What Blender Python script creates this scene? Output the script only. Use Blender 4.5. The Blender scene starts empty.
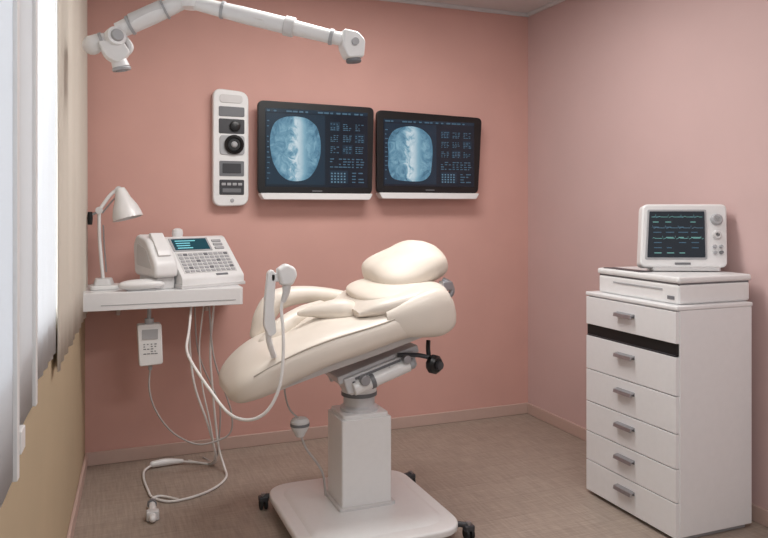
import bpy, bmesh, math, random
from mathutils import Vector, Matrix, Euler
random.seed(4)
scene=bpy.context.scene
COL=scene.collection

# ---------------------------------------------------------------- materials
def s2l(c):
    return tuple(((x/255)/12.92 if x/255<=0.04045 else ((x/255+0.055)/1.055)**2.4) for x in c)
def mat(name,rgb,rough=.5,metal=0,noise=0,nscale=40,bump=0,bscale=200,emit=0,ergb=None,coat=0):
    m=bpy.data.materials.new(name); m.use_nodes=True
    nt=m.node_tree; bs=nt.nodes['Principled BSDF']
    c=s2l(rgb)+(1,)
    bs.inputs['Base Color'].default_value=c
    bs.inputs['Roughness'].default_value=rough
    bs.inputs['Metallic'].default_value=metal
    if coat: bs.inputs['Coat Weight'].default_value=coat
    tc=nt.nodes.new('ShaderNodeTexCoord')
    n=nt.nodes.new('ShaderNodeTexNoise'); n.inputs['Scale'].default_value=nscale; n.inputs['Detail'].default_value=4
    nt.links.new(tc.outputs['Object'],n.inputs['Vector'])
    r=nt.nodes.new('ShaderNodeValToRGB')
    k=max(noise,0.012)
    r.color_ramp.elements[0].position=.3; r.color_ramp.elements[1].position=.7
    r.color_ramp.elements[0].color=tuple(x*(1-k) for x in c[:3])+(1,)
    r.color_ramp.elements[1].color=tuple(min(1,x*(1+k)) for x in c[:3])+(1,)
    nt.links.new(n.outputs['Fac'],r.inputs['Fac']); nt.links.new(r.outputs['Color'],bs.inputs['Base Color'])
    if bump:
        n2=nt.nodes.new('ShaderNodeTexNoise'); n2.inputs['Scale'].default_value=bscale; n2.inputs['Detail'].default_value=3
        nt.links.new(tc.outputs['Object'],n2.inputs['Vector'])
        b=nt.nodes.new('ShaderNodeBump'); b.inputs['Strength'].default_value=bump; b.inputs['Distance'].default_value=.002
        nt.links.new(n2.outputs['Fac'],b.inputs['Height']); nt.links.new(b.outputs['Normal'],bs.inputs['Normal'])
    if emit:
        bs.inputs['Emission Color'].default_value=s2l(ergb or rgb)+(1,); bs.inputs['Emission Strength'].default_value=emit
    return m

M={}
M['wall_pink']=mat('paint_pink',(209,164,154),.75,noise=.03,nscale=3,bump=.15,bscale=300)
M['wall_mauve']=mat('paint_mauve',(205,176,173),.75,noise=.02,nscale=3,bump=.15,bscale=300)
M['wall_beige']=mat('paint_beige',(184,166,138),.8,noise=.03,nscale=3,bump=.15,bscale=300)
M['ceil']=mat('paint_ceiling',(208,206,206),.8,bump=.1)
M['base']=mat('baseboard_paint',(194,168,158),.45,noise=.02)
M['white']=mat('white_plastic',(230,230,230),.35,noise=.01,coat=.15)
M['white2']=mat('white_lacquer',(230,230,231),.3,noise=.01,coat=.15)
M['offwhite']=mat('offwhite_plastic',(208,207,207),.45,noise=.015)
M['cream']=mat('cream_leatherette',(226,217,206),.38,noise=.02,nscale=8,bump=.2,bscale=260,coat=.12)
M['cream2']=mat('cream_pillow_fabric',(229,219,206),.5,noise=.03,nscale=10,bump=.25,bscale=180)
M['seam']=mat('seam_piping',(176,166,154),.6)
M['grey']=mat('grey_plastic',(112,114,118),.45)
M['lgrey']=mat('light_grey_plastic',(168,169,172),.45)
M['dgrey']=mat('dark_grey_plastic',(58,58,62),.4)
M['black']=mat('black_plastic',(12,12,14),.35)
M['slot_shade']=mat('slot_shade_black',(8,8,9),.6)  # near-black colour carrying the shade of the cabinet gap
M['metal']=mat('brushed_steel',(168,168,172),.3,metal=.8,noise=.05,nscale=60)
M['alu']=mat('cast_aluminium',(208,208,210),.35,metal=.2,noise=.04,nscale=30)
M['cable']=mat('cable_white',(226,224,222),.45)
M['cableg']=mat('cable_grey',(175,170,168),.5)
M['rubber']=mat('rubber_black',(28,27,28),.7)
M['scr']=mat('screen_navy',(8,16,26),.15,emit=.5,ergb=(14,28,40),noise=.1,nscale=3)
M['scrl']=mat('screen_bar',(60,90,110),.3,emit=.5,ergb=(100,130,146))
M['scrm']=mat('screen_text',(50,80,100),.3,emit=.4,ergb=(66,94,110))
M['scrd']=mat('screen_panel',(12,28,42),.2,emit=.45,ergb=(24,48,64))
M['scrg']=mat('screen_wave',(70,120,115),.3,emit=.5,ergb=(120,170,166))
M['teal']=mat('lcd_teal',(20,50,60),.25,emit=.4,ergb=(30,84,98))
M['tealt']=mat('lcd_teal_text',(120,200,210),.25,emit=.5,ergb=(120,190,200))
M['scr2']=mat('screen_charcoal',(16,20,26),.2,emit=.3,ergb=(34,44,56))
M['glassd']=mat('lens_glass',(12,12,14),.08,coat=1)
M['sill']=mat('window_frame_white',(226,226,226),.4)

def floor_mat():
    m=bpy.data.materials.new('floor_vinyl'); m.use_nodes=True; nt=m.node_tree; bs=nt.nodes['Principled BSDF']
    tc=nt.nodes.new('ShaderNodeTexCoord'); 
    br=nt.nodes.new('ShaderNodeTexBrick'); br.inputs['Scale'].default_value=1
    br.inputs['Brick Width'].default_value=1.2; br.inputs['Row Height'].default_value=.2
    br.inputs['Mortar Size'].default_value=.0015; br.inputs['Mortar Smooth'].default_value=1
    br.inputs['Color1'].default_value=s2l((168,153,141))+(1,); br.inputs['Color2'].default_value=s2l((160,145,133))+(1,)
    br.inputs['Mortar'].default_value=s2l((130,118,110))+(1,)
    nt.links.new(tc.outputs['Object'],br.inputs['Vector'])
    def streak(sc):
        mp=nt.nodes.new('ShaderNodeMapping'); mp.inputs['Scale'].default_value=sc
        nt.links.new(tc.outputs['Object'],mp.inputs['Vector'])
        n=nt.nodes.new('ShaderNodeTexNoise'); n.inputs['Scale'].default_value=2.2; n.inputs['Detail'].default_value=8; n.inputs['Roughness'].default_value=.65
        nt.links.new(mp.outputs['Vector'],n.inputs['Vector']); return n
    n=streak((3,50,1)); n3=streak((40,3,1))
    ad=nt.nodes.new('ShaderNodeMath'); ad.operation='ADD'
    nt.links.new(n.outputs['Fac'],ad.inputs[0]); nt.links.new(n3.outputs['Fac'],ad.inputs[1])
    r=nt.nodes.new('ShaderNodeMapRange'); r.inputs['From Min'].default_value=.7; r.inputs['From Max'].default_value=1.3
    r.inputs['To Min'].default_value=.68; r.inputs['To Max'].default_value=1.15
    nt.links.new(ad.outputs[0],r.inputs['Value'])
    mx=nt.nodes.new('ShaderNodeMix'); mx.data_type='RGBA'; mx.blend_type='MULTIPLY'; mx.inputs['Factor'].default_value=1
    nt.links.new(br.outputs['Color'],mx.inputs[6]); nt.links.new(r.outputs['Result'],mx.inputs[7])
    nt.links.new(mx.outputs[2],bs.inputs['Base Color']); bs.inputs['Roughness'].default_value=.45
    b=nt.nodes.new('ShaderNodeBump'); b.inputs['Strength'].default_value=.2; b.inputs['Distance'].default_value=.002
    nt.links.new(ad.outputs[0],b.inputs['Height']); nt.links.new(b.outputs['Normal'],bs.inputs['Normal'])
    return m
M['floor']=floor_mat()

def scan_mat(name,cx,cz,rx,rz,seed):
    m=bpy.data.materials.new(name); m.use_nodes=True; nt=m.node_tree; bs=nt.nodes['Principled BSDF']
    L=nt.links.new
    bs.inputs['Base Color'].default_value=(.01,.02,.03,1); bs.inputs['Roughness'].default_value=.2
    tc=nt.nodes.new('ShaderNodeTexCoord'); sb=nt.nodes.new('ShaderNodeVectorMath'); sb.operation='SUBTRACT'; sb.inputs[1].default_value=(cx,0,cz)
    L(tc.outputs['Object'],sb.inputs[0])
    sc=nt.nodes.new('ShaderNodeVectorMath'); sc.operation='MULTIPLY'; sc.inputs[1].default_value=(1/rx,0,1/rz); L(sb.outputs[0],sc.inputs[0])
    off=nt.nodes.new('ShaderNodeVectorMath'); off.operation='ADD'; off.inputs[1].default_value=(seed,0,seed*.6); L(sc.outputs[0],off.inputs[0])
    n=nt.nodes.new('ShaderNodeTexNoise'); n.inputs['Scale'].default_value=2.6; n.inputs['Detail'].default_value=9; n.inputs['Distortion'].default_value=1.5; n.inputs['Roughness'].default_value=.66
    L(off.outputs[0],n.inputs['Vector'])
    ln=nt.nodes.new('ShaderNodeVectorMath'); ln.operation='LENGTH'; L(sc.outputs[0],ln.inputs[0])
    sx=nt.nodes.new('ShaderNodeSeparateXYZ'); L(sc.outputs[0],sx.inputs[0])
    w=nt.nodes.new('ShaderNodeMath'); w.operation='MULTIPLY_ADD'; w.inputs[1].default_value=.9; w.inputs[2].default_value=-.55
    L(n.outputs['Fac'],w.inputs[0])
    a1=nt.nodes.new('ShaderNodeMath'); a1.operation='ADD'; L(sx.outputs[0],a1.inputs[0]); L(w.outputs[0],a1.inputs[1])
    ab=nt.nodes.new('ShaderNodeMath'); ab.operation='ABSOLUTE'; L(a1.outputs[0],ab.inputs[0])
    st=nt.nodes.new('ShaderNodeMapRange'); st.interpolation_type='SMOOTHSTEP'; st.inputs['From Min'].default_value=0; st.inputs['From Max'].default_value=.40; st.inputs['To Min'].default_value=.36; st.inputs['To Max'].default_value=0
    L(ab.outputs[0],st.inputs['Value'])
    ed=nt.nodes.new('ShaderNodeMapRange'); ed.interpolation_type='SMOOTHSTEP'; ed.inputs['From Min'].default_value=.80; ed.inputs['From Max'].default_value=1.0; ed.inputs['To Min'].default_value=0; ed.inputs['To Max'].default_value=-.12
    L(ln.outputs['Value'],ed.inputs['Value'])
    s1=nt.nodes.new('ShaderNodeMath'); s1.operation='ADD'; L(st.outputs[0],s1.inputs[0]); L(ed.outputs[0],s1.inputs[1])
    s2=nt.nodes.new('ShaderNodeMath'); s2.operation='ADD'; L(s1.outputs[0],s2.inputs[0]); L(n.outputs['Fac'],s2.inputs[1])
    r=nt.nodes.new('ShaderNodeValToRGB'); e=r.color_ramp.elements
    e[0].position=.15; e[0].color=s2l((40,78,100))+(1,)
    e[1].position=.98; e[1].color=s2l((222,236,242))+(1,)
    x=e.new(.40); x.color=s2l((88,136,162))+(1,)
    x=e.new(.62); x.color=s2l((134,178,198))+(1,)
    L(s2.outputs[0],r.inputs['Fac'])
    L(r.outputs['Color'],bs.inputs['Emission Color']); bs.inputs['Emission Strength'].default_value=.78
    return m

def fabric(name,rgb,transl):
    m=bpy.data.materials.new(name); m.use_nodes=True; nt=m.node_tree
    for n in list(nt.nodes): nt.nodes.remove(n)
    o=nt.nodes.new('ShaderNodeOutputMaterial'); d=nt.nodes.new('ShaderNodeBsdfDiffuse'); t=nt.nodes.new('ShaderNodeBsdfTranslucent')
    w=nt.nodes.new('ShaderNodeTexNoise'); w.inputs['Scale'].default_value=300
    tc=nt.nodes.new('ShaderNodeTexCoord'); nt.links.new(tc.outputs['Object'],w.inputs['Vector'])
    r=nt.nodes.new('ShaderNodeValToRGB'); c=s2l(rgb)
    r.color_ramp.elements[0].color=tuple(x*.94 for x in c)+(1,); r.color_ramp.elements[1].color=c+(1,)
    nt.links.new(w.outputs['Fac'],r.inputs['Fac'])
    mx=nt.nodes.new('ShaderNodeMixShader'); mx.inputs[0].default_value=transl
    nt.links.new(r.outputs['Color'],d.inputs['Color']); nt.links.new(r.outputs['Color'],t.inputs['Color'])
    nt.links.new(d.outputs[0],mx.inputs[1]); nt.links.new(t.outputs[0],mx.inputs[2]); nt.links.new(mx.outputs[0],o.inputs['Surface'])
    return m
M['drape']=fabric('drape_cream',(216,209,198),.10)
M['sheer']=fabric('sheer_white',(236,238,240),.42)
M['panel']=fabric('blind_white',(222,224,226),.25)
M['panel2']=fabric('blind_bright',(228,232,236),.34)

# ---------------------------------------------------------------- geometry helpers
def root(name,loc=None,rot=None):
    e=bpy.data.objects.new(name,None); COL.objects.link(e); e.empty_display_size=.1
    if loc: e.location=loc; e['fixed']=1
    if rot: e.rotation_euler=rot
    return e
def mk(name,bm,m,parent=None,smooth=True,bev=0,sub=0,seg=3):
    bmesh.ops.recalc_face_normals(bm,faces=bm.faces)
    me=bpy.data.meshes.new(name); bm.to_mesh(me); bm.free()
    me.materials.append(M[m] if isinstance(m,str) else m)
    if smooth:
        for p in me.polygons: p.use_smooth=True
    o=bpy.data.objects.new(name,me); COL.objects.link(o)
    if parent: o.parent=parent
    if bev:
        b=o.modifiers.new('bevel','BEVEL'); b.width=bev; b.segments=seg; b.limit_method='ANGLE'; b.angle_limit=math.radians(35)
    if sub:
        s=o.modifiers.new('sub','SUBSURF'); s.levels=sub; s.render_levels=sub
    if smooth and not sub:
        try:
            me.set_sharp_from_angle(angle=math.radians(35))
        except Exception: pass
        if bev:
            w=o.modifiers.new('wn','WEIGHTED_NORMAL'); w.keep_sharp=False
    return o
def box(name,lo,hi,m,parent=None,bev=.003,xf=None,seg=3):
    bm=bmesh.new(); bmesh.ops.create_cube(bm,size=1)
    for v in bm.verts:
        v.co=Vector([(lo[i]+hi[i])/2+v.co[i]*(hi[i]-lo[i]) for i in range(3)])
    if xf: bmesh.ops.transform(bm,matrix=xf,verts=bm.verts)
    return mk(name,bm,m,parent,bev=bev,seg=seg)
def rounded(pts,r,n=6):
    if not isinstance(r,(list,tuple)) and r<=0: return [Vector(p) for p in pts]
    out=[]; N=len(pts)
    for i in range(N):
        p0=Vector(pts[i-1]);p=Vector(pts[i]);p1=Vector(pts[(i+1)%N])
        rr=r[i] if isinstance(r,(list,tuple)) else r
        a=(p0-p); b=(p1-p)
        rr=min(rr,a.length*.49,b.length*.49)
        A=p+a.normalized()*rr; B=p+b.normalized()*rr
        for k in range(n+1):
            t=k/n; out.append(A*(1-t)**2+p*2*t*(1-t)+B*t*t)
    return out
def prism(name,pts,axis,lo,hi,m,parent=None,r=0,bev=0,n=6,xf=None,taper=None):
    P2=rounded(pts,r,n)
    c=sum(P2,Vector((0,0)))/len(P2)
    def to3(p,h):
        if axis=='y': return Vector((p[0],h,p[1]))
        if axis=='z': return Vector((p[0],p[1],h))
        return Vector((h,p[0],p[1]))
    bm=bmesh.new()
    A=[bm.verts.new(to3(p,lo)) for p in P2]
    B=[bm.verts.new(to3(p if taper is None else c+(p-c)*taper,hi)) for p in P2]
    bm.faces.new(A); bm.faces.new(B[::-1])
    L=len(A)
    for i in range(L): bm.faces.new((A[i],A[(i+1)%L],B[(i+1)%L],B[i]))
    if xf: bmesh.ops.transform(bm,matrix=xf,verts=bm.verts)
    return mk(name,bm,m,parent,bev=bev)
def spline(pts,n=8):
    P=[Vector(p) for p in pts]
    if len(P)<3: return P
    out=[]
    for i in range(len(P)-1):
        p0=P[i-1] if i>0 else P[0]*2-P[1]; p1=P[i];p2=P[i+1]; p3=P[i+2] if i+2<len(P) else P[-1]*2-P[-2]
        for k in range(n):
            t=k/n
            out.append(.5*((2*p1)+(p2-p0)*t+(2*p0-5*p1+4*p2-p3)*t*t+(3*p1-p0-3*p2+p3)*t**3))
    out.append(P[-1]); return out
def tube(name,pts,r,m,parent=None,smoothpath=True,seg=12,n=8,dome=False):
    P=spline(pts,n) if smoothpath else [Vector(p) for p in pts]
    if isinstance(r,(list,tuple)):
        if smoothpath and len(pts)>2:
            R=[q[0] for q in spline([(x,0,0) for x in r],n)]
        else: R=list(r)
    else: R=[r]*len(P)
    T=[]
    for i in range(len(P)):
        a=P[max(0,i-1)]; b=P[min(len(P)-1,i+1)]; T.append((b-a).normalized())
    if dome:
        r0,r1=R[0],R[-1]; pre=[];post=[]
        for k in range(4):
            th=(k+.15)/4*math.pi/2
            pre.append((P[0]-T[0]*r0*math.cos(th),r0*math.sin(th),T[0]))
            post.insert(0,(P[-1]+T[-1]*r1*math.cos(th),r1*math.sin(th),T[-1]))
        P=[x[0] for x in pre]+P+[x[0] for x in post]; R=[x[1] for x in pre]+R+[x[1] for x in post]; T=[x[2] for x in pre]+T+[x[2] for x in post]
    up=Vector((0,0,1)) if abs(T[0].z)<.9 else Vector((0,1,0))
    N=(up-T[0]*up.dot(T[0])).normalized()
    bm=bmesh.new(); rings=[]
    for i in range(len(P)):
        N=(N-T[i]*N.dot(T[i]))
        N=N.normalized() if N.length>1e-6 else Vector((1,0,0))
        B=T[i].cross(N)
        rings.append([bm.verts.new(P[i]+(N*math.cos(2*math.pi*k/seg)+B*math.sin(2*math.pi*k/seg))*R[i]) for k in range(seg)])
    for i in range(len(rings)-1):
        for k in range(seg): bm.faces.new((rings[i][k],rings[i][(k+1)%seg],rings[i+1][(k+1)%seg],rings[i+1][k]))
    bm.faces.new(rings[0][::-1]); bm.faces.new(rings[-1])
    return mk(name,bm,m,parent)
def cyl(name,a,b,r,m,parent=None,r2=None,seg=28,bev=0):
    o=tube(name,[a,b],[r,r2 if r2 is not None else r],m,parent,smoothpath=False,seg=seg)
    if bev:
        bb=o.modifiers.new('bevel','BEVEL'); bb.width=bev; bb.segments=3; bb.limit_method='ANGLE'; bb.angle_limit=math.radians(40)
    return o
def lathe(name,prof,org,axis,m,parent=None,seg=32):
    ax=Vector(axis).normalized(); up=Vector((0,0,1)) if abs(ax.z)<.9 else Vector((1,0,0))
    N=(up-ax*up.dot(ax)).normalized(); B=ax.cross(N); o=Vector(org)
    bm=bmesh.new(); rings=[]
    for r,h in prof:
        r=max(r,1e-4)
        rings.append([bm.verts.new(o+ax*h+(N*math.cos(2*math.pi*k/seg)+B*math.sin(2*math.pi*k/seg))*r) for k in range(seg)])
    for i in range(len(rings)-1):
        for k in range(seg): bm.faces.new((rings[i][k],rings[i][(k+1)%seg],rings[i+1][(k+1)%seg],rings[i+1][k]))
    bm.faces.new(rings[0][::-1]); bm.faces.new(rings[-1])
    return mk(name,bm,m,parent)
def blob(name,c,h,m,parent=None,rot=(0,0,0),e=2.6,e2=None,seg=48,rings=28,fn=None):
    e2=e2 or e
    def sp(v,p): return math.copysign(abs(v)**(2/p),v)
    R=Euler(rot).to_matrix(); bm=bmesh.new(); rr=[]
    for i in range(1,rings):
        ph=-math.pi/2+math.pi*i/rings; row=[]
        for k in range(seg):
            th=2*math.pi*k/seg
            p=Vector((h[0]*sp(math.cos(ph),e2)*sp(math.cos(th),e),h[1]*sp(math.cos(ph),e2)*sp(math.sin(th),e),h[2]*sp(math.sin(ph),e2)))
            if fn: p=fn(p)
            row.append(bm.verts.new(Vector(c)+R@p))
        rr.append(row)
    def pole(z):
        p=Vector((0,0,z)); p=fn(p) if fn else p
        return bm.verts.new(Vector(c)+R@p)
    s=pole(-h[2]); n_=pole(h[2])
    for i in range(len(rr)-1):
        for k in range(seg): bm.faces.new((rr[i][k],rr[i][(k+1)%seg],rr[i+1][(k+1)%seg],rr[i+1][k]))
    for k in range(seg):
        bm.faces.new((s,rr[0][(k+1)%seg],rr[0][k])); bm.faces.new((n_,rr[-1][k],rr[-1][(k+1)%seg]))
    return mk(name,bm,m,parent)
def loft(name,rings,m,parent=None,sub=0):
    bm=bmesh.new(); R=[[bm.verts.new(p) for p in r] for r in rings]; n=len(R[0])
    for i in range(len(R)-1):
        for k in range(n): bm.faces.new((R[i][k],R[i][(k+1)%n],R[i+1][(k+1)%n],R[i+1][k]))
    bm.faces.new(R[0][::-1]); bm.faces.new(R[-1])
    return mk(name,bm,m,parent,sub=sub)

# ---------------------------------------------------------------- room shell
CH=2.70
def lw(y): return -2.776+0.054*y
YN=-4.75
box('floor',(-3.2,YN,-.06),(.15,.15,0),'floor',bev=0)
box('ceiling',(-3.2,YN,CH),(.15,.15,CH+.08),'ceil',bev=0)
box('wall_back',(-3.2,0,0),(.1,.12,CH),'wall_pink',bev=0)
box('wall_right',(0,YN,0),(.12,0,CH),'wall_mauve',bev=0)
def lwall(name,y0,y1,z0,z1,m,off0=-.14,off1=0,bev=0,parent=None):
    bm=bmesh.new()
    vs=[bm.verts.new((lw(y)+o,y,z)) for z in (z0,z1) for y in (y0,y1) for o in (off0,off1)]
    for f in ((0,1,3,2),(4,6,7,5),(0,4,5,1),(2,3,7,6),(0,2,6,4),(1,5,7,3)): bm.faces.new([vs[i] for i in f])
    return mk(name,bm,m,parent,bev=bev)
wl=root('wall_left')
WY0,WY1,WZ0,WZ1=-3.4,-.28,.96,2.48
lwall('wall_below',YN,.1,0,WZ0,'wall_beige',parent=wl)
lwall('wall_above',YN,.1,WZ1,CH,'wall_beige',parent=wl)
lwall('wall_near',YN,WY0,WZ0,WZ1,'wall_beige',parent=wl)
lwall('wall_far',WY1,.1,WZ0,WZ1,'wall_beige',parent=wl)
wi=root('window_1')
lwall('frame_bottom',WY0,WY1,WZ0,WZ0+.06,'sill',-.12,-.01,.003,wi)
lwall('frame_top',WY0,WY1,WZ1-.05,WZ1,'sill',-.12,-.03,.003,wi)
for i,y in enumerate((WY0,-2.35,-1.3,WY1-.05)):
    lwall('mullion_%d'%i,y,y+.05,WZ0+.06,WZ1-.05,'sill',-.11,-.05,.003,wi)
box('baseboard_back',(lw(0),-.014,0),(0,0,.072),'base',bev=.004)
box('baseboard_right',(-.014,YN,0),(0,-.014,.072),'base',bev=.004)
lwall('baseboard_left',YN,-.014,0,.072,'base',0,.014,.004)
box('trim_1',(lw(0)+.02,-.02,CH-.022),(0,0,CH),'ceil',bev=.003)
box('trim_2',(-.02,YN,CH-.022),(0,-.02,CH),'ceil',bev=.003)

def curtain(name,y0,y1,z0,z1,off,amp,per,m,parent):
    ny=int((y1-y0)/per*14)+2; nz=10
    bm=bmesh.new(); g=[]
    for j in range(nz+1):
        z=z0+(z1-z0)*j/nz; row=[]
        for i in range(ny+1):
            y=y0+(y1-y0)*i/ny
            ph=2*math.pi*(y-y0)/per
            a=amp*(.75+.25*math.sin(ph*.37+1))*(1-.25*j/nz)
            x=lw(y)+off+a*math.sin(ph+.5*math.sin(ph*.5+z))
            row.append(bm.verts.new((x,y+.25*amp*math.sin(2*ph),z)))
        g.append(row)
    for j in range(nz):
        for i in range(ny): bm.faces.new((g[j][i],g[j][i+1],g[j+1][i+1],g[j+1][i]))
    o=mk(name,bm,m,parent)
    s=o.modifiers.new('sol','SOLIDIFY'); s.thickness=.0015
    return o
cu=root('window_curtain')
curtain('drape_cream',-1.58,-.05,.84,2.64,.014,.011,.155,'drape',cu)
curtain('sheer',-2.08,-1.58,.905,2.64,.010,.005,.12,'sheer',cu)
curtain('panel_mid',-2.42,-2.08,.86,2.64,.008,.002,.34,'panel',cu)
curtain('panel_near',-3.45,-2.42,.785,2.64,.012,.002,.6,'panel2',cu)
lwall('panel_mid_edge',-2.10,-2.07,.86,2.62,'sill',.004,.018,.002,cu)
lwall('panel_near_edge',-2.44,-2.41,.78,2.62,'sill',.006,.022,.002,cu)
lwall('curtain_rail',-3.5,-.03,2.635,2.665,'sill',.002,.045,.003,cu)
lwall('pull_weight',-2.38,-2.32,.82,.875,'sill',.006,.022,.004,cu)

# ---------------------------------------------------------------- wall monitors
def barrow(parent,name,x0,x1,z0,z1,y,m,rows,cols,fill=.6,jit=True):
    bm=bmesh.new(); dx=(x1-x0)/cols; dz=(z1-z0)/rows
    for r in range(rows):
        for c in range(cols):
            if jit and random.random()<.15: continue
            w=dx*(fill if not jit else random.uniform(.35,.9)); h=dz*fill
            x=x0+c*dx; z=z0+r*dz
            vs=[bm.verts.new((x,y,z)),bm.verts.new((x+w,y,z)),bm.verts.new((x+w,y,z+h)),bm.verts.new((x,y,z+h))]
            bm.faces.new(vs)
    return mk(name,bm,m,parent,smooth=False)
def quadp(parent,name,x0,x1,z0,z1,y,m):
    return box(name,(x0,y,z0),(x1,y+.001,z1),m,parent,bev=0)
def wall_monitor(name,c,scan):
    R=root(name)
    yf=-.10
    cc=Vector((sum(p[0] for p in c)/4,sum(p[1] for p in c)/4))
    prism('back_shell',[tuple(Vector(q)+(cc-Vector(q))*.03) for q in c],'y',-.072,-.045,'white',R,r=.03,bev=.006)
    prism('bezel',c,'y',yf,-.07,'black',R,r=.035,bev=.004)
    cx,cz=cc
    x0=c[0][0]+.042; x1=min(c[1][0],c[2][0])-.03; z1=min(c[0][1],c[1][1])-.035; z0=max(c[2][1],c[3][1])+.042
    quadp(R,'screen',x0,x1,z0,z1,yf-.0012,'scr')
    y=yf-.0022
    w=x1-x0;h=z1-z0
    quadp(R,'toolbar',x0,x1,z1-h*.045,z1,y,'scrd')
    barrow(R,'toolbar_text',x0+.01,x1-.01,z1-h*.04,z1-h*.005,y-.001,'scrm',1,16)
    sx,sz=x0+w*.285,z0+h*.49
    if scan==1: prof=[(0,1),(.45,.96),(.85,.72),(1.0,.25),(.98,-.2),(.80,-.62),(.50,-.92),(.12,-1.0),(-.30,-.98),(-.62,-.80),(-.90,-.40),(-1.0,.1),(-.97,.5),(-.80,.82),(-.45,.97)]
    else: prof=[(.1,1),(.55,.90),(.92,.62),(1.0,.2),(.97,-.25),(.90,-.75),(.60,-.98),(.1,-1.0),(-.45,-.97),(-.82,-.90),(-.98,-.50),(-.95,0),(-1.0,.45),(-.78,.80),(-.40,.95)]
    rx,rz=w*.245,h*.42
    quadp(R,'scan_background',x0+w*.01,x0+w*.57,z0+h*.03,z1-h*.06,y,'scrd')
    prism('scan_image',[(sx+p[0]*rx,sz+p[1]*rz) for p in prof],'y',y-.0015,y-.0005,scan_mat('scan_image_%d'%scan,sx,sz,rx,rz,scan*3.3),R,r=.03,n=4)
    barrow(R,'scan_labels',x0+w*.015,x0+w*.05,z0+h*.1,z1-h*.1,y-.001,'scrm',12,1,fill=.2)
    for r in range(3):
        for k in range(3):
            if (r+k)%3==0: quadp(R,'thumb_%d%d'%(r,k),x0+w*(.62+.125*k),x0+w*(.72+.125*k),z0+h*(.74-.15*r),z0+h*(.86-.15*r),y,'scrd')
            barrow(R,'thumb_text_%d%d'%(r,k),x0+w*(.625+.125*k),x0+w*(.715+.125*k),z0+h*(.75-.15*r),z0+h*(.85-.15*r),y-.001,'scrm',4,3,fill=.45)
    barrow(R,'side_text',x0+w*.62,x0+w*.97,z0+h*.26,z0+h*.40,y-.001,'scrm',4,8,fill=.4)
    quadp(R,'keypad_panel',x0+w*.62,x0+w*.80,z0+h*.05,z0+h*.22,y,'scrd')
    barrow(R,'keypad',x0+w*.63,x0+w*.79,z0+h*.06,z0+h*.21,y-.001,'scrl',4,5,fill=.5,jit=False)
    barrow(R,'list',x0+w*.84,x0+w*.97,z0+h*.06,z0+h*.22,y-.001,'scrm',4,2,fill=.4)
    box('brand_strip',(cx-.03,yf-.002,z0-.026),(cx+.03,yf,z0-.020),'grey',R,bev=0)
    zb=min(c[2][1],c[3][1])
    prism('shelf_lip',[(c[3][0]+.01,zb+.005),(c[2][0]-.0,zb+.005),(c[2][0]-.02,zb-.032),(c[3][0]+.03,zb-.032)],'y',-.115,-.04,'white',R,r=.01,bev=.003)
    box('wall_bracket',(cx-.12,-.05,cz-.1),(cx+.12,-.0,cz+.1),'dgrey',R,bev=.004)
    return R
wall_monitor('medical_display',[(-1.861,2.004),(-1.152,1.996),(-1.165,1.468),(-1.861,1.468)],1)
wall_monitor('medical_display',[(-1.133,1.984),(-.409,1.966),(-.437,1.480),(-1.133,1.476)],2)

U=root('control_intercom_unit')
prism('housing',[(-2.108,2.068),(-1.905,2.052),(-1.905,1.400),(-2.108,1.395)],'y',-.055,0,'white',U,r=.055,bev=.010)
y=-.055
prism('top_cap',[(-2.07,2.035),(-1.94,2.03),(-1.94,1.985),(-2.07,1.985)],'y',y-.004,y+.002,'offwhite',U,r=.02,bev=.002)
prism('grey_panel_top',[(-2.075,1.965),(-1.93,1.962),(-1.93,1.908),(-2.075,1.908)],'y',y-.004,y+.002,'grey',U,r=.008,bev=.002)
prism('display',[(-2.075,1.895),(-1.93,1.893),(-1.93,1.81),(-2.075,1.81)],'y',y-.003,y+.002,'dgrey',U,r=.008,bev=.002)
lathe('dial_small',[(.030,0),(.030,.012),(.022,.016),(.0,.016)],(-1.985,y-.003,1.853),(0,-1,0),'black',U)
prism('camera_mount',[(-2.07,1.80),(-1.93,1.80),(-1.93,1.69),(-2.07,1.69)],'y',y-.006,y+.002,'lgrey',U,r=.02,bev=.002)
lathe('camera_lens',[(.055,0),(.055,.018),(.040,.026),(.034,.016),(.0,.016)],(-1.99,y,1.748),(0,-1,0),'black',U)
lathe('lens_glass',[(.018,0),(.012,.006),(.0,.008)],(-1.99,y-.017,1.748),(0,-1,0),'lgrey',U)
prism('lower_window',[(-2.072,1.655),(-1.932,1.655),(-1.932,1.568),(-2.072,1.568)],'y',y-.003,y+.002,'grey',U,r=.008,bev=.002)
prism('lower_window_inner',[(-2.055,1.640),(-1.95,1.640),(-1.95,1.585),(-2.055,1.585)],'y',y-.005,y,'dgrey',U,r=.005)
prism('button_plate',[(-2.072,1.548),(-1.932,1.548),(-1.932,1.462),(-2.072,1.462)],'y',y-.003,y+.002,'dgrey',U,r=.008,bev=.002)
for i in range(4):
    box('button_%d'%i,(-2.06+i*.031,y-.007,1.515),(-2.037+i*.031,y-.002,1.530),'lgrey',U,bev=.002)
box('port_strip',(-2.055,y-.006,1.475),(-1.95,y-.002,1.498),'grey',U,bev=.002)
lathe('round_button',[(.011,0),(.011,.004),(0,.005)],(-2.0,y,1.43),(0,-1,0),'lgrey',U)

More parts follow.
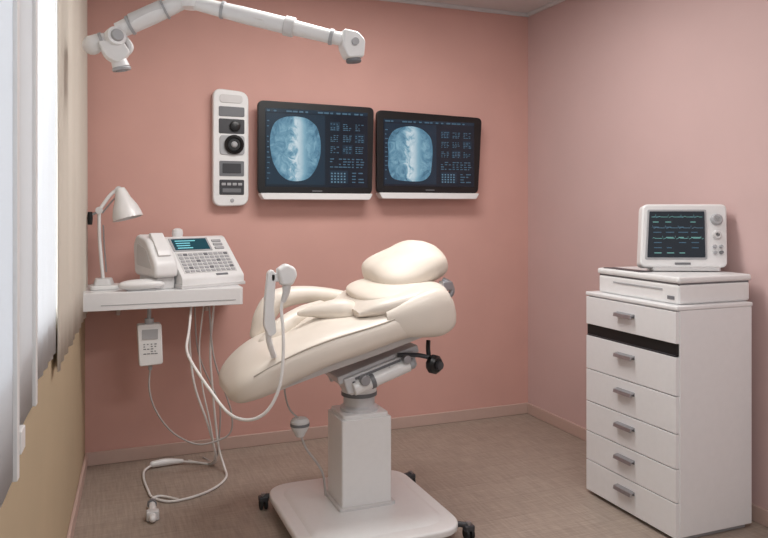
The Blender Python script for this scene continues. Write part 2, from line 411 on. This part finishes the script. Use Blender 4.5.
# ---------------------------------------------------------------- surgical arm lamp
S=root('ceiling_arm_lamp')
J=Vector((-2.385,-1.37,2.20))
lathe('ceiling_flange',[(.09,0),(.09,.03),(.05,.05),(.0,.05)],(J.x,J.y,CH),(0,0,-1),'white',S)
cyl('drop_tube',(J.x,J.y,CH-.04),(J.x,J.y,J.z+.02),.028,'white',S)
lathe('pivot_joint',[(.0,-.05),(.036,-.048),(.040,-.02),(.040,.03),(.032,.05),(0,.05)],J,(0,0,1),'white',S)
L1=Vector((-2.40,-1.36,2.185)); L2=Vector((-2.645,-1.29,2.06))
tube('arm_left',[L1,L1.lerp(L2,.5),L2],[.028,.034,.031],'white',S,seg=24)
tube('arm_left_cover',[L1.lerp(L2,.35)+Vector((0,0,.008)),L1.lerp(L2,.8)+Vector((0,0,.008))],.034,'offwhite',S,smoothpath=False,seg=24)
cyl('arm_left_band',L1.lerp(L2,.30),L1.lerp(L2,.33),.038,'lgrey',S)
cyl('arm_left_band_b',L1.lerp(L2,.80),L1.lerp(L2,.84),.038,'lgrey',S)
E=Vector((-2.660,-1.29,2.03))
lathe('elbow',[(0,-.045),(.034,-.043),(.038,-.03),(.038,.03),(.034,.043),(0,.045)],E,(.25,-.95,.1),'white',S)
lathe('elbow_cap',[(.0,.056),(.020,.054),(.024,.045),(.024,.04)],E,(.25,-.95,.1),'lgrey',S)
tube('head_handle',[E+Vector((0,0,-.005)),E+Vector((-.045,.01,-.012)),E+Vector((-.075,.015,-.028))],[.026,.030,.037],'white',S,seg=20,dome=True)
cyl('head_handle_band',E+Vector((-.035,.008,-.010)),E+Vector((-.045,.010,-.014)),.034,'lgrey',S)
prism('head_body',[(-2.72,2.01),(-2.63,2.02),(-2.60,1.975),(-2.645,1.93),(-2.69,1.955)],'y',-1.325,-1.255,'white',S,r=.015,bev=.010)
tube('head_nozzle',[E+Vector((.01,0,-.06)),E+Vector((.027,-.0,-.108))],[.026,.032],'white',S,smoothpath=False,seg=24)
lathe('nozzle_ring',[(.033,0),(.035,.006),(.033,.012),(.024,.012),(.022,.004)],E+Vector((.027,0,-.108)),(.2,0,-.98),'lgrey',S)
tube('head_bracket',[E+Vector((.035,0,.01)),E+Vector((.060,0,-.03)),E+Vector((.035,0,-.065))],.012,'offwhite',S,seg=12)
R1=Vector((-2.37,-1.38,2.17)); R2=Vector((-2.035,-1.505,2.083)); R3=Vector((-1.832,-1.583,2.030))
tube('arm_right',[R1,R1.lerp(R2,.5),R2],[.026,.032,.032],'white',S,smoothpath=False,seg=24)
cyl('arm_right_collar',R1.lerp(R2,.95),R2+(R2-R1)*.06,.038,'offwhite',S,bev=.004)
tube('arm_right_outer',[R2,R3],[.030,.025],'white',S,smoothpath=False,seg=24)
cyl('arm_right_band',R1.lerp(R2,.28),R1.lerp(R2,.31),.034,'lgrey',S)
cyl('arm_right_band_b',R2.lerp(R3,.72),R2.lerp(R3,.78),.031,'lgrey',S)
hx=.025
prism('lamp_head',[(-1.875+hx,2.068),(-1.815+hx,2.060),(-1.787+hx,2.03),(-1.793+hx,1.965),(-1.858+hx,1.958),(-1.878+hx,2.0)],'y',-1.62,-1.55,'white',S,r=.012,bev=.010)
lathe('lamp_lens',[(.028,0),(.030,.010),(.026,.016),(0,.014)],(-1.826+hx,-1.585,1.962),(.1,0,-.99),'grey',S)
cyl('head_pin',(-1.832+hx,-1.630,2.02),(-1.832+hx,-1.615,2.02),.014,'lgrey',S)
tube('arm_cable',[J+Vector((.02,-.03,-.04)),J+Vector((.12,-.07,-.065)),J+Vector((.25,-.13,-.10))],.004,'cable',S)

# ---------------------------------------------------------------- desk
D=root('desk_shelf')
TZ=.975
prism('top',[(lw(-.45)+.008,-.45),(-2.010,-.45),(-2.010,-.003),(lw(0)+.008,-.003)],'z',TZ-.088,TZ,'white2',D,r=[.006,.02,.004,.004],bev=.006)
box('front_groove',(-2.70,-.4515,TZ-.064),(-2.05,-.448,TZ-.060),'lgrey',D,bev=0)
for i,x in enumerate((-2.62,-2.15)):
    prism('bracket_%d'%i,[(-.003,TZ-.088),(-.22,TZ-.088),(-.22,TZ-.10),(-.03,TZ-.17),(-.003,TZ-.17)],'x',x,x+.02,'offwhite',D,bev=.002)
ZU=TZ-.090
B=root('hanging_control_box')
bx,by=-2.47,-.35
cyl('hanger_rod',(bx,by,ZU),(bx,by,.80),.010,'lgrey',B)
cyl('hanger_collar',(bx,by,.80),(bx,by,.825),.022,'lgrey',B)
prism('body',[(-2.530,.80),(-2.412,.80),(-2.405,.595),(-2.520,.59)],'y',by-.035,by+.035,'white',B,r=.014,bev=.006)
box('label',(-2.507,by-.038,.725),(-2.43,by-.034,.775),'lgrey',B,bev=.001)
barrow(B,'text',-2.50,-2.43,.65,.71,by-.0365,'grey',5,4,fill=.4)
cyl('nipple',(bx+.005,by,.60),(bx+.005,by,.565),.010,'lgrey',B)
tube('box_cable',[(-2.465,-.35,.575),(-2.47,-.36,.47),(-2.44,-.36,.36),(-2.36,-.36,.24),(-2.24,-.35,.16),(-2.13,-.34,.16),(-2.06,-.35,.20),(-2.055,-.36,.30),(-2.09,-.36,.42),(-2.15,-.36,.62),(-2.17,-.34,ZU)],.0045,'cableg',B)

C=root('cable_bundle')
tube('cable_3',[(-2.235,-.26,ZU),(-2.215,-.27,.62),(-2.13,-.27,.40),(-2.10,-.27,.30),(-2.11,-.27,.12),(-2.12,-.20,.006),(-2.17,-.11,.006)],.0042,'cableg',C)
tube('cable_4',[(-2.19,-.3,ZU),(-2.215,-.31,.66),(-2.20,-.31,.45),(-2.16,-.31,.25),(-2.135,-.30,.07),(-2.16,-.22,.006),(-2.25,-.13,.006)],.004,'cable',C)

F2=root('suction_handpiece')
tube('grip',[(-2.49,-.88,.02),(-2.485,-.80,.02),(-2.48,-.70,.02)],[.016,.020,.013],'white',F2,dome=True)
box('clip',(-2.515,-.86,.0),(-2.46,-.82,.042),'offwhite',F2,bev=.006)
cyl('ring',(-2.482,-.72,.02),(-2.481,-.70,.02),.021,'grey',F2)
tube('elbow_plug',[(-2.44,-.17,.022),(-2.37,-.16,.022),(-2.29,-.17,.020)],[.017,.019,.011],'white',F2,dome=True)
tube('cable_top',[(-2.255,-.3,ZU),(-2.265,-.3,.70),(-2.24,-.3,.46),(-2.17,-.3,.24),(-2.125,-.28,.06),(-2.14,-.235,.008),(-2.22,-.19,.010),(-2.29,-.17,.018)],.006,'cable',F2)
tube('cable_loop',[(-2.44,-.17,.02),(-2.485,-.22,.010),(-2.495,-.34,.008),(-2.485,-.50,.008),(-2.47,-.60,.008),(-2.40,-.68,.008),(-2.28,-.66,.008),(-2.17,-.58,.008),(-2.10,-.46,.008),(-2.095,-.36,.03),(-2.12,-.32,.14),(-2.15,-.32,.45),(-2.16,-.32,.65),(-2.14,-.32,ZU)],.006,'cable',F2)
tube('cable_tail',[(-2.48,-.70,.02),(-2.47,-.62,.012),(-2.43,-.60,.008),(-2.36,-.67,.008)],.006,'cable',F2)

Hn=root('ultrasound_handpiece')
prism('head',[(-2.072,1.150),(-2.035,1.172),(-2.0,1.155),(-1.99,1.125),(-2.01,1.085),(-2.055,1.085)],'y',-1.475,-1.425,'white',Hn,r=.012,bev=.012)
tube('neck',[(-2.03,-1.45,1.10),(-2.032,-1.45,1.06),(-2.045,-1.45,1.02)],[.020,.015,.010],'offwhite',Hn)
prism('holder_strap',[(-2.105,1.14),(-2.085,1.15),(-2.072,1.13),(-2.080,1.0),(-2.070,.90),(-2.10,.885),(-2.12,.93),(-2.116,1.03)],'y',-1.455,-1.425,'white',Hn,r=.012,bev=.006)
box('strap_link',(-2.095,-1.455,1.10),(-2.05,-1.425,1.135),'white',Hn,bev=.006)
tube('holder_stem',[(-2.10,-1.44,.92),(-2.095,-1.43,.87),(-2.07,-1.405,.80)],[.012,.012,.012],'white',Hn)
tube('hose',[(-2.035,-1.45,1.06),(-2.052,-1.455,1.0),(-2.050,-1.475,.91),(-2.055,-1.49,.795),(-2.075,-1.50,.69),(-2.12,-1.49,.61),(-2.18,-1.45,.575),(-2.24,-1.37,.585),(-2.29,-1.22,.645),(-2.335,-1.0,.715),(-2.33,-.75,.735),(-2.29,-.5,.78),(-2.265,-.38,ZU)],.0065,'cable',Hn)

# ---------------------------------------------------------------- desk lamp
K=root('desk_lamp')
LX,LY=0.008,.03
def kp(*p): return tuple(Vector(p)+Vector((LX,LY,0)))
prism('base',[(-2.750,-.33),(-2.62,-.33),(-2.59,-.19),(-2.750,-.19)],'z',TZ,TZ+.022,'white',K,r=.03,bev=.006)
prism('base_step',[(-2.735,-.31),(-2.65,-.31),(-2.63,-.21),(-2.735,-.21)],'z',TZ+.02,TZ+.055,'offwhite',K,r=.02,bev=.006,taper=.8)
tube('post',[kp(-2.695,-.28,TZ+.04),kp(-2.712,-.28,1.22),kp(-2.715,-.28,1.385)],.0085,'white',K,seg=12)
tube('post_spring',[kp(-2.68,-.28,1.06),kp(-2.69,-.28,1.2),kp(-2.695,-.28,1.30)],.004,'metal',K,seg=8)
lathe('joint',[(0,-.02),(.018,-.018),(.018,.018),(0,.02)],kp(-2.715,-.28,1.375),(0,1,0),'offwhite',K)
tube('arm',[kp(-2.715,-.28,1.375),kp(-2.665,-.28,1.45),kp(-2.625,-.28,1.485)],.009,'white',K,seg=12)
tube('arm_rod',[kp(-2.70,-.27,1.36),kp(-2.65,-.27,1.425),kp(-2.612,-.27,1.462)],.004,'metal',K,seg=8)
tube('counter_arm',[kp(-2.715,-.28,1.37),kp(-2.755,-.28,1.35)],.006,'metal',K,smoothpath=False)
lathe('counter_knob',[(0,-.034),(.011,-.032),(.014,0),(.011,.032),(0,.034)],kp(-2.758,-.28,1.335),(0,0,1),'black',K)
lathe('head_joint',[(0,-.016),(.017,-.014),(.017,.014),(0,.016)],kp(-2.622,-.28,1.482),(0,1,0),'offwhite',K)
lathe('shade',[(.0,-.012),(.022,-.010),(.030,.01),(.040,.045),(.062,.09),(.072,.125),(.076,.150),(.070,.150),(.056,.09),(.034,.045),(.0,.03)],kp(-2.612,-.285,1.478),(.24,-.12,-.96),'white',K)
lathe('bulb',[(0,.04),(.02,.06),(.028,.09),(.02,.115),(0,.122)],kp(-2.612,-.285,1.478),(.24,-.12,-.96),'white2',K)

# ---------------------------------------------------------------- desk console
Q=root('medical_console',(-2.315,-.425,TZ),(0,0,math.radians(22)))
PW=.365
prism('keyboard_wedge',[(0,.004),(0,.055),(.205,.255),(.25,.260),(.27,.004)],'x',0,PW,'white',Q,r=[.004,.012,.02,.02,.004],bev=.008)
prism('base_skirt',[(-.006,.0),(-.006,.018),(.27,.03),(.27,0)],'x',-.006,PW+.006,'offwhite',Q,bev=.003)
prism('cradle_block',[(.03,.060),(.035,.13),(.13,.250),(.25,.280),(.29,.22),(.27,.065)],'x',-.130,-.002,'white',Q,r=.028,bev=.018)
prism('cradle_foot',[(.06,.0),(.06,.06),(.25,.08),(.25,.0)],'x',-.11,-.01,'offwhite',Q,bev=.006)
prism('cradle_side_inset',[(.07,.105),(.13,.20),(.23,.232),(.24,.12)],'x',-.133,-.125,'offwhite',Q,r=.02,bev=.002)
prism('cradle_handle',[(.055,.17),(.07,.198),(.15,.285),(.17,.280),(.16,.25),(.08,.165)],'x',-.10,-.03,'white',Q,r=.008,bev=.006)
sl=math.atan2(.200,.205)
XF=Matrix.Translation((0,.0,.055))@Matrix.Rotation(sl,4,'X')
def onslope(name,x0,x1,d0,d1,h,m,bev=.001):
    return box(name,(x0,d0,-.002),(x1,d1,h),m,Q,bev=bev,xf=XF)
onslope('screen_surround',.022,.250,.182,.276,.004,'lgrey')
onslope('screen',.034,.238,.190,.269,.006,'teal')
for i in range(4): onslope('screen_text_%d'%i,.05,.05+.05+.09*random.random(),.199+.017*i,.205+.017*i,.0068,'tealt',0)
onslope('key_field',.025,PW-.03,.028,.172,.002,'offwhite')
for r in range(6):
    for c in range(10):
        onslope('key_%d_%d'%(r,c),.034+c*.030,.034+c*.030+.022,.034+r*.023,.034+r*.023+.014,.006,'lgrey' if (r*c)%4!=1 else 'grey',.0015)
for r in range(3): onslope('side_key_%d'%r,.270,.325,.19+r*.026,.206+r*.026,.007,'lgrey',.002)
lathe('rear_knob',[(.026,0),(.030,.02),(.026,.04),(.012,.048),(0,.048)],(.10,.240,.255),(0,0,1),'white',Q)
onslope('front_badge',.20,.27,.006,.018,.002,'grey',0)

Ms=root('handset_pad')
blob('body',(-2.51,-.395,TZ+.028),(.112,.045,.028),'white',Ms,e=2.8,e2=2.2,rot=(0,0,.05))
blob('button',(-2.48,-.398,TZ+.048),(.035,.022,.010),'offwhite',Ms,e=2.5)
box('foot',(-2.58,-.43,TZ),(-2.44,-.36,TZ+.006),'lgrey',Ms,bev=.002)

# ---------------------------------------------------------------- exam chair
X=root('examination_chair')
CY=-1.17
pl=[(-1.985,-1.58),(-1.30,-1.58),(-1.30,-.83),(-1.985,-.83)]
prism('base_plate',pl,'z',.045,.078,'white',X,r=.14,bev=.010,n=10)
prism('base_dome',[(-1.93,-1.52),(-1.35,-1.52),(-1.35,-.88),(-1.93,-.88)],'z',.076,.092,'white',X,r=.12,bev=.004,taper=.88,n=10)
prism('column_collar',[(-1.76,-1.29),(-1.50,-1.29),(-1.50,-1.05),(-1.76,-1.05)],'z',.085,.105,'offwhite',X,r=.02,bev=.004)
prism('column_lower',[(-1.745,-1.275),(-1.515,-1.275),(-1.515,-1.065),(-1.745,-1.065)],'z',.10,.475,'white',X,r=.012,bev=.004)
prism('column_cap',[(-1.735,-1.265),(-1.525,-1.265),(-1.525,-1.075),(-1.735,-1.075)],'z',.472,.492,'white',X,r=.02,bev=.005)
lathe('neck',[(.0,.49),(.085,.49),(.085,.505),(.070,.515),(.070,.555)],(-1.63,CY,0),(0,0,1),'alu',X)
lathe('neck_ring',[(.072,.553),(.080,.556),(.080,.572),(.072,.575)],(-1.63,CY,0),(0,0,1),'grey',X)
lathe('neck_upper',[(.078,.573),(.078,.60),(.064,.61),(.064,.65),(0,.65)],(-1.63,CY,0),(0,0,1),'white',X)
def caster(i,x,y):
    cyl('caster_wheel_%da'%i,(x-.018,y,.026),(x-.004,y,.026),.026,'rubber',X,bev=.004)
    cyl('caster_wheel_%db'%i,(x+.004,y,.026),(x+.018,y,.026),.026,'rubber',X,bev=.004)
    box('caster_fork_%d'%i,(x-.022,y-.018,.036),(x+.022,y+.018,.062),'dgrey',X,bev=.006)
    cyl('caster_stem_%d'%i,(x,y,.05),(x+.0,y,.075),.010,'metal',X)
for i,(x,y) in enumerate(((-2.005,-.91),(-1.262,-.90),(-1.272,-1.53),(-1.93,-1.62))): 
    caster(i,x,y)
    tx=-1.85 if x<-1.6 else -1.40; ty=-.95 if y>-1.1 else -1.44
    tube('caster_arm_%d'%i,[(x,y,.060),((x+tx)/2,(y+ty)/2,.060),(tx,ty,.060)],.012,'dgrey',X)
rotm=Matrix.Translation((-1.58,CY,.69))@Matrix.Rotation(-math.radians(17),4,'Y')
box('tilt_frame',(-.19,-.12,.0),(.20,.12,.035),'alu',X,bev=.006,xf=rotm)
box('tilt_rail_near',(-.17,-.135,-.05),(.17,-.105,.02),'alu',X,bev=.008,xf=rotm)
box('tilt_rail_far',(-.17,.105,-.05),(.17,.135,.02),'alu',X,bev=.008,xf=rotm)
box('actuator_body',(-.15,-.095,-.075),(.09,.06,.01),'white',X,bev=.012,xf=rotm)
box('rail_slot',(-.12,-.138,.0),(.10,-.133,.010),'grey',X,bev=.001,xf=rotm)
cyl('actuator_motor',rotm@Vector((-.14,-.13,-.035)),rotm@Vector((.13,-.13,-.03)),.030,'white',X,bev=.004)
cyl('actuator_motor_cap',rotm@Vector((.13,-.13,-.03)),rotm@Vector((.155,-.13,-.03)),.025,'lgrey',X,bev=.004)
cyl('actuator_band',rotm@Vector((-.06,-.13,-.034)),rotm@Vector((-.04,-.13,-.034)),.033,'grey',X,bev=.002)
cyl('pivot_pin',(-1.66,CY-.17,.655),(-1.66,CY+.15,.655),.022,'metal',X,bev=.003)
cyl('pivot_pin_b',rotm@Vector((.12,-.17,.005)),rotm@Vector((.12,.16,.005)),.018,'metal',X,bev=.003)
for i in range(4): cyl('bolt_%d'%i,rotm@Vector((-.13+.085*i,-.142,-.012)),rotm@Vector((-.13+.085*i,-.134,-.012)),.009,'dgrey',X)
box('yoke',(-1.70,CY-.10,.605),(-1.57,CY+.10,.665),'white',X,bev=.01)
tube('knob_shaft',[(-1.50,-1.30,.745),(-1.42,-1.33,.745),(-1.37,-1.35,.735)],.010,'dgrey',X)
lathe('lock_knob',[(0,-.026),(.030,-.024),(.042,-.010),(.042,.010),(.030,.024),(0,.026)],(-1.350,-1.36,.705),(.35,-.93,0),'black',X,seg=10)
lathe('lock_knob_hub',[(.018,.02),(.018,.04),(0,.043)],(-1.350,-1.36,.705),(.35,-.93,0),'dgrey',X)
tube('knob_stub',[(-1.36,-1.34,.70),(-1.365,-1.33,.76),(-1.355,-1.31,.80)],.010,'black',X)
def ring(c,tan,hw,ht,e=3.2,n=48,ycen=CY):
    t=Vector((tan[0],0,tan[1])).normalized(); nrm=Vector((-t.z,0,t.x)); pts=[]
    for k in range(n):
        th=2*math.pi*k/n
        cy=math.copysign(abs(math.cos(th))**(2/e),math.cos(th)); cz=math.copysign(abs(math.sin(th))**(2/e),math.sin(th))
        pts.append(Vector((c[0],ycen,c[1]))+Vector((0,1,0))*hw*cy+nrm*ht*cz)
    return pts
def pad(name,st,m='cream',e=3.2,n=6,parent=X,sub=0,deform=None):
    V=spline([(s[0],s[1],s[2]) for s in st],n); V2=spline([(s[3],s[4] if len(s)>4 else CY,0) for s in st],n)
    rings=[]
    for i in range(len(V)):
        a=V[max(i-1,0)];b=V[min(i+1,len(V)-1)]
        rg=ring((V[i].x,V[i].y),(b.x-a.x,b.y-a.y),max(V[i].z,.004),max(V2[i].x,.003),e,ycen=V2[i].y)
        if deform: rg=[deform(p) for p in rg]
        rings.append(rg)
    return loft(name,rings,m,parent,sub)
def dish(p):
    f=(p.y-CY)/.28
    p=p.copy()
    p.z+=.012*math.cos(p.x*21+.6)*(1-abs(f))
    return p
pad('couch_cushion',[(-2.225,.625,.10,.022),(-2.20,.64,.19,.05),(-2.13,.685,.245,.075),(-2.0,.757,.27,.085),(-1.85,.81,.28,.085),(-1.65,.862,.285,.08),(-1.45,.915,.285,.085),(-1.37,.935,.27,.085),(-1.33,.945,.23,.06),(-1.315,.948,.16,.03)],deform=dish)
pad('couch_underplate',[(-2.08,.655,.20,.02),(-1.9,.712,.21,.022),(-1.6,.79,.21,.022),(-1.38,.85,.20,.02)],'offwhite',e=5)
pad('backrest_cushion',[(-1.70,.94,.20,.02),(-1.62,.965,.25,.045),(-1.48,.990,.275,.058),(-1.37,1.005,.275,.062),(-1.315,1.012,.25,.050),(-1.29,1.015,.18,.03)],e=3)
pad('side_bolster',[(-1.60,.915,.02,.04,-1.42),(-1.52,.92,.045,.075,-1.42),(-1.43,.935,.058,.098,-1.42),(-1.36,.945,.056,.104,-1.42),(-1.312,.95,.045,.085,-1.42),(-1.288,.955,.02,.045,-1.42)],e=2.5)
def pinch(p):
    q=p.copy(); f=abs(p.y)/.2
    q.z*=1-.22*f*f; q.z+=.010*math.sin(p.x*18)+.004*math.sin(p.y*40+p.x*20); return q
blob('pillow_main',(-1.395,-1.13,1.112),(.180,.20,.098),'cream2',X,rot=(math.radians(8),-math.radians(15),0),e=3,e2=2.5,fn=pinch)
blob('pillow_fold',(-1.495,-1.19,1.025),(.175,.215,.042),'cream2',X,rot=(math.radians(4),-math.radians(8),0),e=3,e2=2.3)
tube('head_bracket',[(-1.300,-1.34,1.07),(-1.268,-1.35,1.05),(-1.262,-1.35,1.01),(-1.30,-1.34,.98)],.013,'metal',X)
box('head_bracket_plate',(-1.315,-1.375,1.025),(-1.265,-1.33,1.065),'metal',X,bev=.006)
tube('arm_pad_far',[(-2.05,-.97,.82),(-2.01,-.96,.90),(-1.95,-.95,.965),(-1.82,-.95,.985),(-1.68,-.96,.97),(-1.58,-.98,.95)],[.03,.048,.050,.040,.036,.028],'cream',X,seg=24,dome=True)
tube('arm_pad_front',[(-1.91,-1.20,.935),(-1.84,-1.22,.945),(-1.74,-1.24,.945),(-1.675,-1.25,.935)],[.012,.030,.052,.040],'cream',X,seg=24,dome=True)
tube('arm_pad_inner',[(-2.05,-1.15,.81),(-1.97,-1.13,.865),(-1.87,-1.08,.91),(-1.77,-1.03,.935)],[.03,.045,.040,.03],'cream',X,seg=24,dome=True)
tube('seam_near',[(-2.15,-1.405,.728),(-2.0,-1.432,.806),(-1.85,-1.443,.858),(-1.65,-1.447,.905),(-1.56,-1.447,.93)],.003,'seam',X,seg=8)

G=root('pendant_socket')
tube('cord_top',[(-1.99,-1.26,.68),(-1.985,-1.24,.61),(-1.955,-1.2,.53),(-1.915,-1.2,.485)],.004,'cableg',G)
lathe('cup',[(0,.0),(.018,.004),(.026,.02),(.040,.045),(.040,.07),(.030,.082),(.0,.085)],(-1.91,-1.2,.405),(0,0,1),'offwhite',G)
lathe('cup_band',[(.0415,.05),(.0415,.062)],(-1.91,-1.2,.405),(0,0,1),'grey',G)
tube('cord_bottom',[(-1.905,-1.2,.41),(-1.88,-1.2,.35),(-1.83,-1.19,.28),(-1.80,-1.18,.22),(-1.78,-1.15,.12)],.005,'cableg',G)

# ---------------------------------------------------------------- drawer cabinet
Cb_=root('drawer_cabinet')
x0,x1,y0,y1,zt=-.478,-.078,-1.885,-1.285,.962
box('carcass',(x0,y0,.02),(x1,y1,zt),'white2',Cb_,bev=.004)
box('plinth',(x0+.02,y0+.02,0),(x1-.02,y1-.02,.03),'lgrey',Cb_,bev=0)
box('top_board',(x0-.018,y0-.003,zt),(x1+.003,y1+.003,zt+.018),'white2',Cb_,bev=.005)
fr=[(.825,.957),(.609,.768),(.453,.605),(.307,.449),(.167,.303),(.018,.163)]
for i,(a,b) in enumerate(fr):
    box('drawer_front_%d'%(i+1),(x0-.018,y0+.004,a),(x0+.002,y1-.004,b),'white2',Cb_,bev=.002)
    zc=b-.052 if i else (a+b)/2+.010
    yc=(y0+y1)/2+.01
    box('handle_plate_%d'%(i+1),(x0-.022,yc-.058,zc-.006),(x0-.017,yc+.058,zc+.012),'grey',Cb_,bev=.002)
    prism('handle_pull_%d'%(i+1),[(x0-.020,zc+.012),(x0-.040,zc+.008),(x0-.044,zc-.008),(x0-.039,zc-.008),(x0-.036,zc+.002),(x0-.020,zc+.006)],'y',yc-.058,yc+.058,'metal',Cb_,bev=.001)
box('slot_shade_strip',(x0-.012,y0+.006,.772),(x0+.004,y1-.006,.822),'slot_shade',Cb_,bev=0)  # solid strip, the gap's inner shade is put into its black colour
box('slot_tray',(x0-.016,y0+.01,.769),(x0+.002,y1-.01,.776),'dgrey',Cb_,bev=.001)
ZT=zt+.018

Pn=root('document_printer')
box('body',(-.455,-1.855,ZT),(-.055,-1.33,ZT+.085),'white',Pn,bev=.012)
box('lid',(-.460,-1.860,ZT+.090),(-.05,-1.325,ZT+.118),'white',Pn,bev=.010)
box('lid_gap',(-.450,-1.850,ZT+.080),(-.060,-1.335,ZT+.095),'grey',Pn,bev=0)
box('paper_slot',(-.458,-1.76,ZT+.055),(-.45,-1.44,ZT+.062),'lgrey',Pn,bev=.001)
box('top_tray_slot',(-.45,-1.62,ZT+.116),(-.385,-1.36,ZT+.121),'dgrey',Pn,bev=.002)
box('badge',(-.458,-1.83,ZT+.02),(-.45,-1.79,ZT+.035),'grey',Pn,bev=.001)
ZP=ZT+.122
V=root('patient_monitor',(-.228,-1.64,ZP),(0,0,math.radians(-24)))
tl=Matrix.Rotation(math.radians(-9),4,'X')
def vb(name,lo,hi,m,bev=.003): return box(name,lo,hi,m,V,bev=bev,xf=tl)
prism('base_foot',[(-.15,-.04),(.16,-.04),(.15,.09),(-.14,.09)],'z',0,.018,'offwhite',V,r=.02,bev=.004)
prism('front_case',[(-.205,.010),(.185,.010),(.20,.300),(-.180,.300)],'y',-.045,.02,'white',V,r=.028,bev=.010,xf=tl)
prism('rear_case',[(-.18,.025),(.165,.025),(.175,.28),(-.165,.28)],'y',.015,.10,'offwhite',V,r=.03,bev=.014,xf=tl,taper=.85)
prism('screen_bezel',[(-.182,.045),(.095,.045),(.104,.274),(-.160,.274)],'y',-.048,-.04,'lgrey',V,r=.008,bev=.002,xf=tl)
prism('screen',[(-.172,.055),(.086,.055),(.094,.265),(-.152,.265)],'y',-.050,-.046,'scr2',V,r=.004,xf=tl)
for i in range(8):
    zz=.073+i*.0235
    for k in range(4):
        if (i+k)%5==3: continue
        xx=-.14+k*.056
        vb('readout_%d_%d'%(i,k),(xx,-.0508,zz),(xx+random.uniform(.018,.044),-.0498,zz+.004),'scrm' if i%3 else 'scrg',0)
def wave(n,z,ph,m):
    bm=bmesh.new(); pr=None
    for i in range(61):
        x=-.145+i*.0038; u=(i+ph)%15
        h=.011 if u==5 else (-.004 if u==6 else (.003 if u in (9,10) else 0))
        a=bm.verts.new(tl@Vector((x,-.0509,z+h))); b=bm.verts.new(tl@Vector((x,-.0509,z+h+.0022)))
        if pr: bm.faces.new((pr[0],a,b,pr[1]))
        pr=(a,b)
    mk(n,bm,m,V,smooth=False)
wave('wave_1',.238,0,'scrg'); wave('wave_2',.188,4,'scrl'); wave('wave_3',.140,8,'scrg')
def knob(n,x,z,r,m='lgrey'):
    return lathe(n,[(r,0),(r,.012),(r*.8,.018),(0,.018)],tl@Vector((x,-.044,z)),tl@Vector((0,-1,0)),m,V)
knob('dial_1',.146,.228,.026); knob('dial_1_cap',.146,.228,.014,'white'); knob('dial_2',.143,.158,.020,'offwhite'); knob('dial_2_cap',.143,.158,.011,'grey')
knob('button_1',.130,.105,.008); knob('button_2',.158,.105,.008); knob('button_3',.130,.078,.008); knob('button_4',.158,.078,.008,'grey')
vb('badge',(-.05,-.047,.022),(.02,-.044,.032),'grey',0)
tube('cable',[(.15,.07,.20),(.178,.07,.19),(.183,.06,.10),(.16,.06,.02),(.13,.08,.008)],.006,'cable',V)

# ---------------------------------------------------------------- lights
def area(name,loc,size,power,rot=(0,0,0),color=(1,1,1)):
    l=bpy.data.lights.new(name,'AREA'); l.shape='RECTANGLE'; l.size=size[0]; l.size_y=size[1]; l.energy=power; l.color=color
    o=bpy.data.objects.new(name,l); o.location=loc; o.rotation_euler=rot; COL.objects.link(o); return o
area('ceiling_led_lamp',(-1.45,-1.35,CH-.03),(1.2,.5),33,color=(1,.98,.955))
area('ceiling_led_lamp_b',(-1.45,-3.3,CH-.03),(1.2,.6),25,color=(1,.98,.955))
area('window_daylight',(-3.75,-1.9,1.9),(3.2,2.0),85,rot=(0,math.radians(-90),0),color=(.93,.97,1))
for nm,yy in (('ceiling_light_panel',-1.35),('ceiling_light_panel',-3.3)):
    r_=root(nm); box('frame',(-2.08,yy-.3,CH-.022),(-.82,yy+.3,CH-.001),'sill',r_,bev=.003)
w=bpy.data.worlds.new('ambient_fill'); scene.world=w; w.use_nodes=True  # even soft fill added around the room, entering by its open near end
w.node_tree.nodes['Background'].inputs[0].default_value=(.95,.97,1,1); w.node_tree.nodes['Background'].inputs[1].default_value=.65

bpy.context.view_layer.update()
for e in [o for o in COL.objects if o.type=='EMPTY' and 'fixed' not in o]:
    pts=[c.matrix_world@Vector(b) for c in e.children for b in c.bound_box]
    if not pts: continue
    c=Vector([(min(p[i] for p in pts)+max(p[i] for p in pts))/2 for i in range(3)])
    c.z=min(p.z for p in pts)
    e.location=c
    for ch in e.children: ch.matrix_parent_inverse=Matrix.Translation(-c)

# ---------------------------------------------------------------- camera
cam=bpy.data.cameras.new('camera'); co=bpy.data.objects.new('camera',cam); COL.objects.link(co)
co.location=(-2.726,-4.245,1.387); co.rotation_euler=(math.radians(90),0,-math.atan2(.3676,.93))
cam.sensor_width=36; cam.lens=731/768*36; cam.shift_y=-61/768; cam.clip_start=.05
scene.camera=co
scene.view_settings.view_transform='Standard'
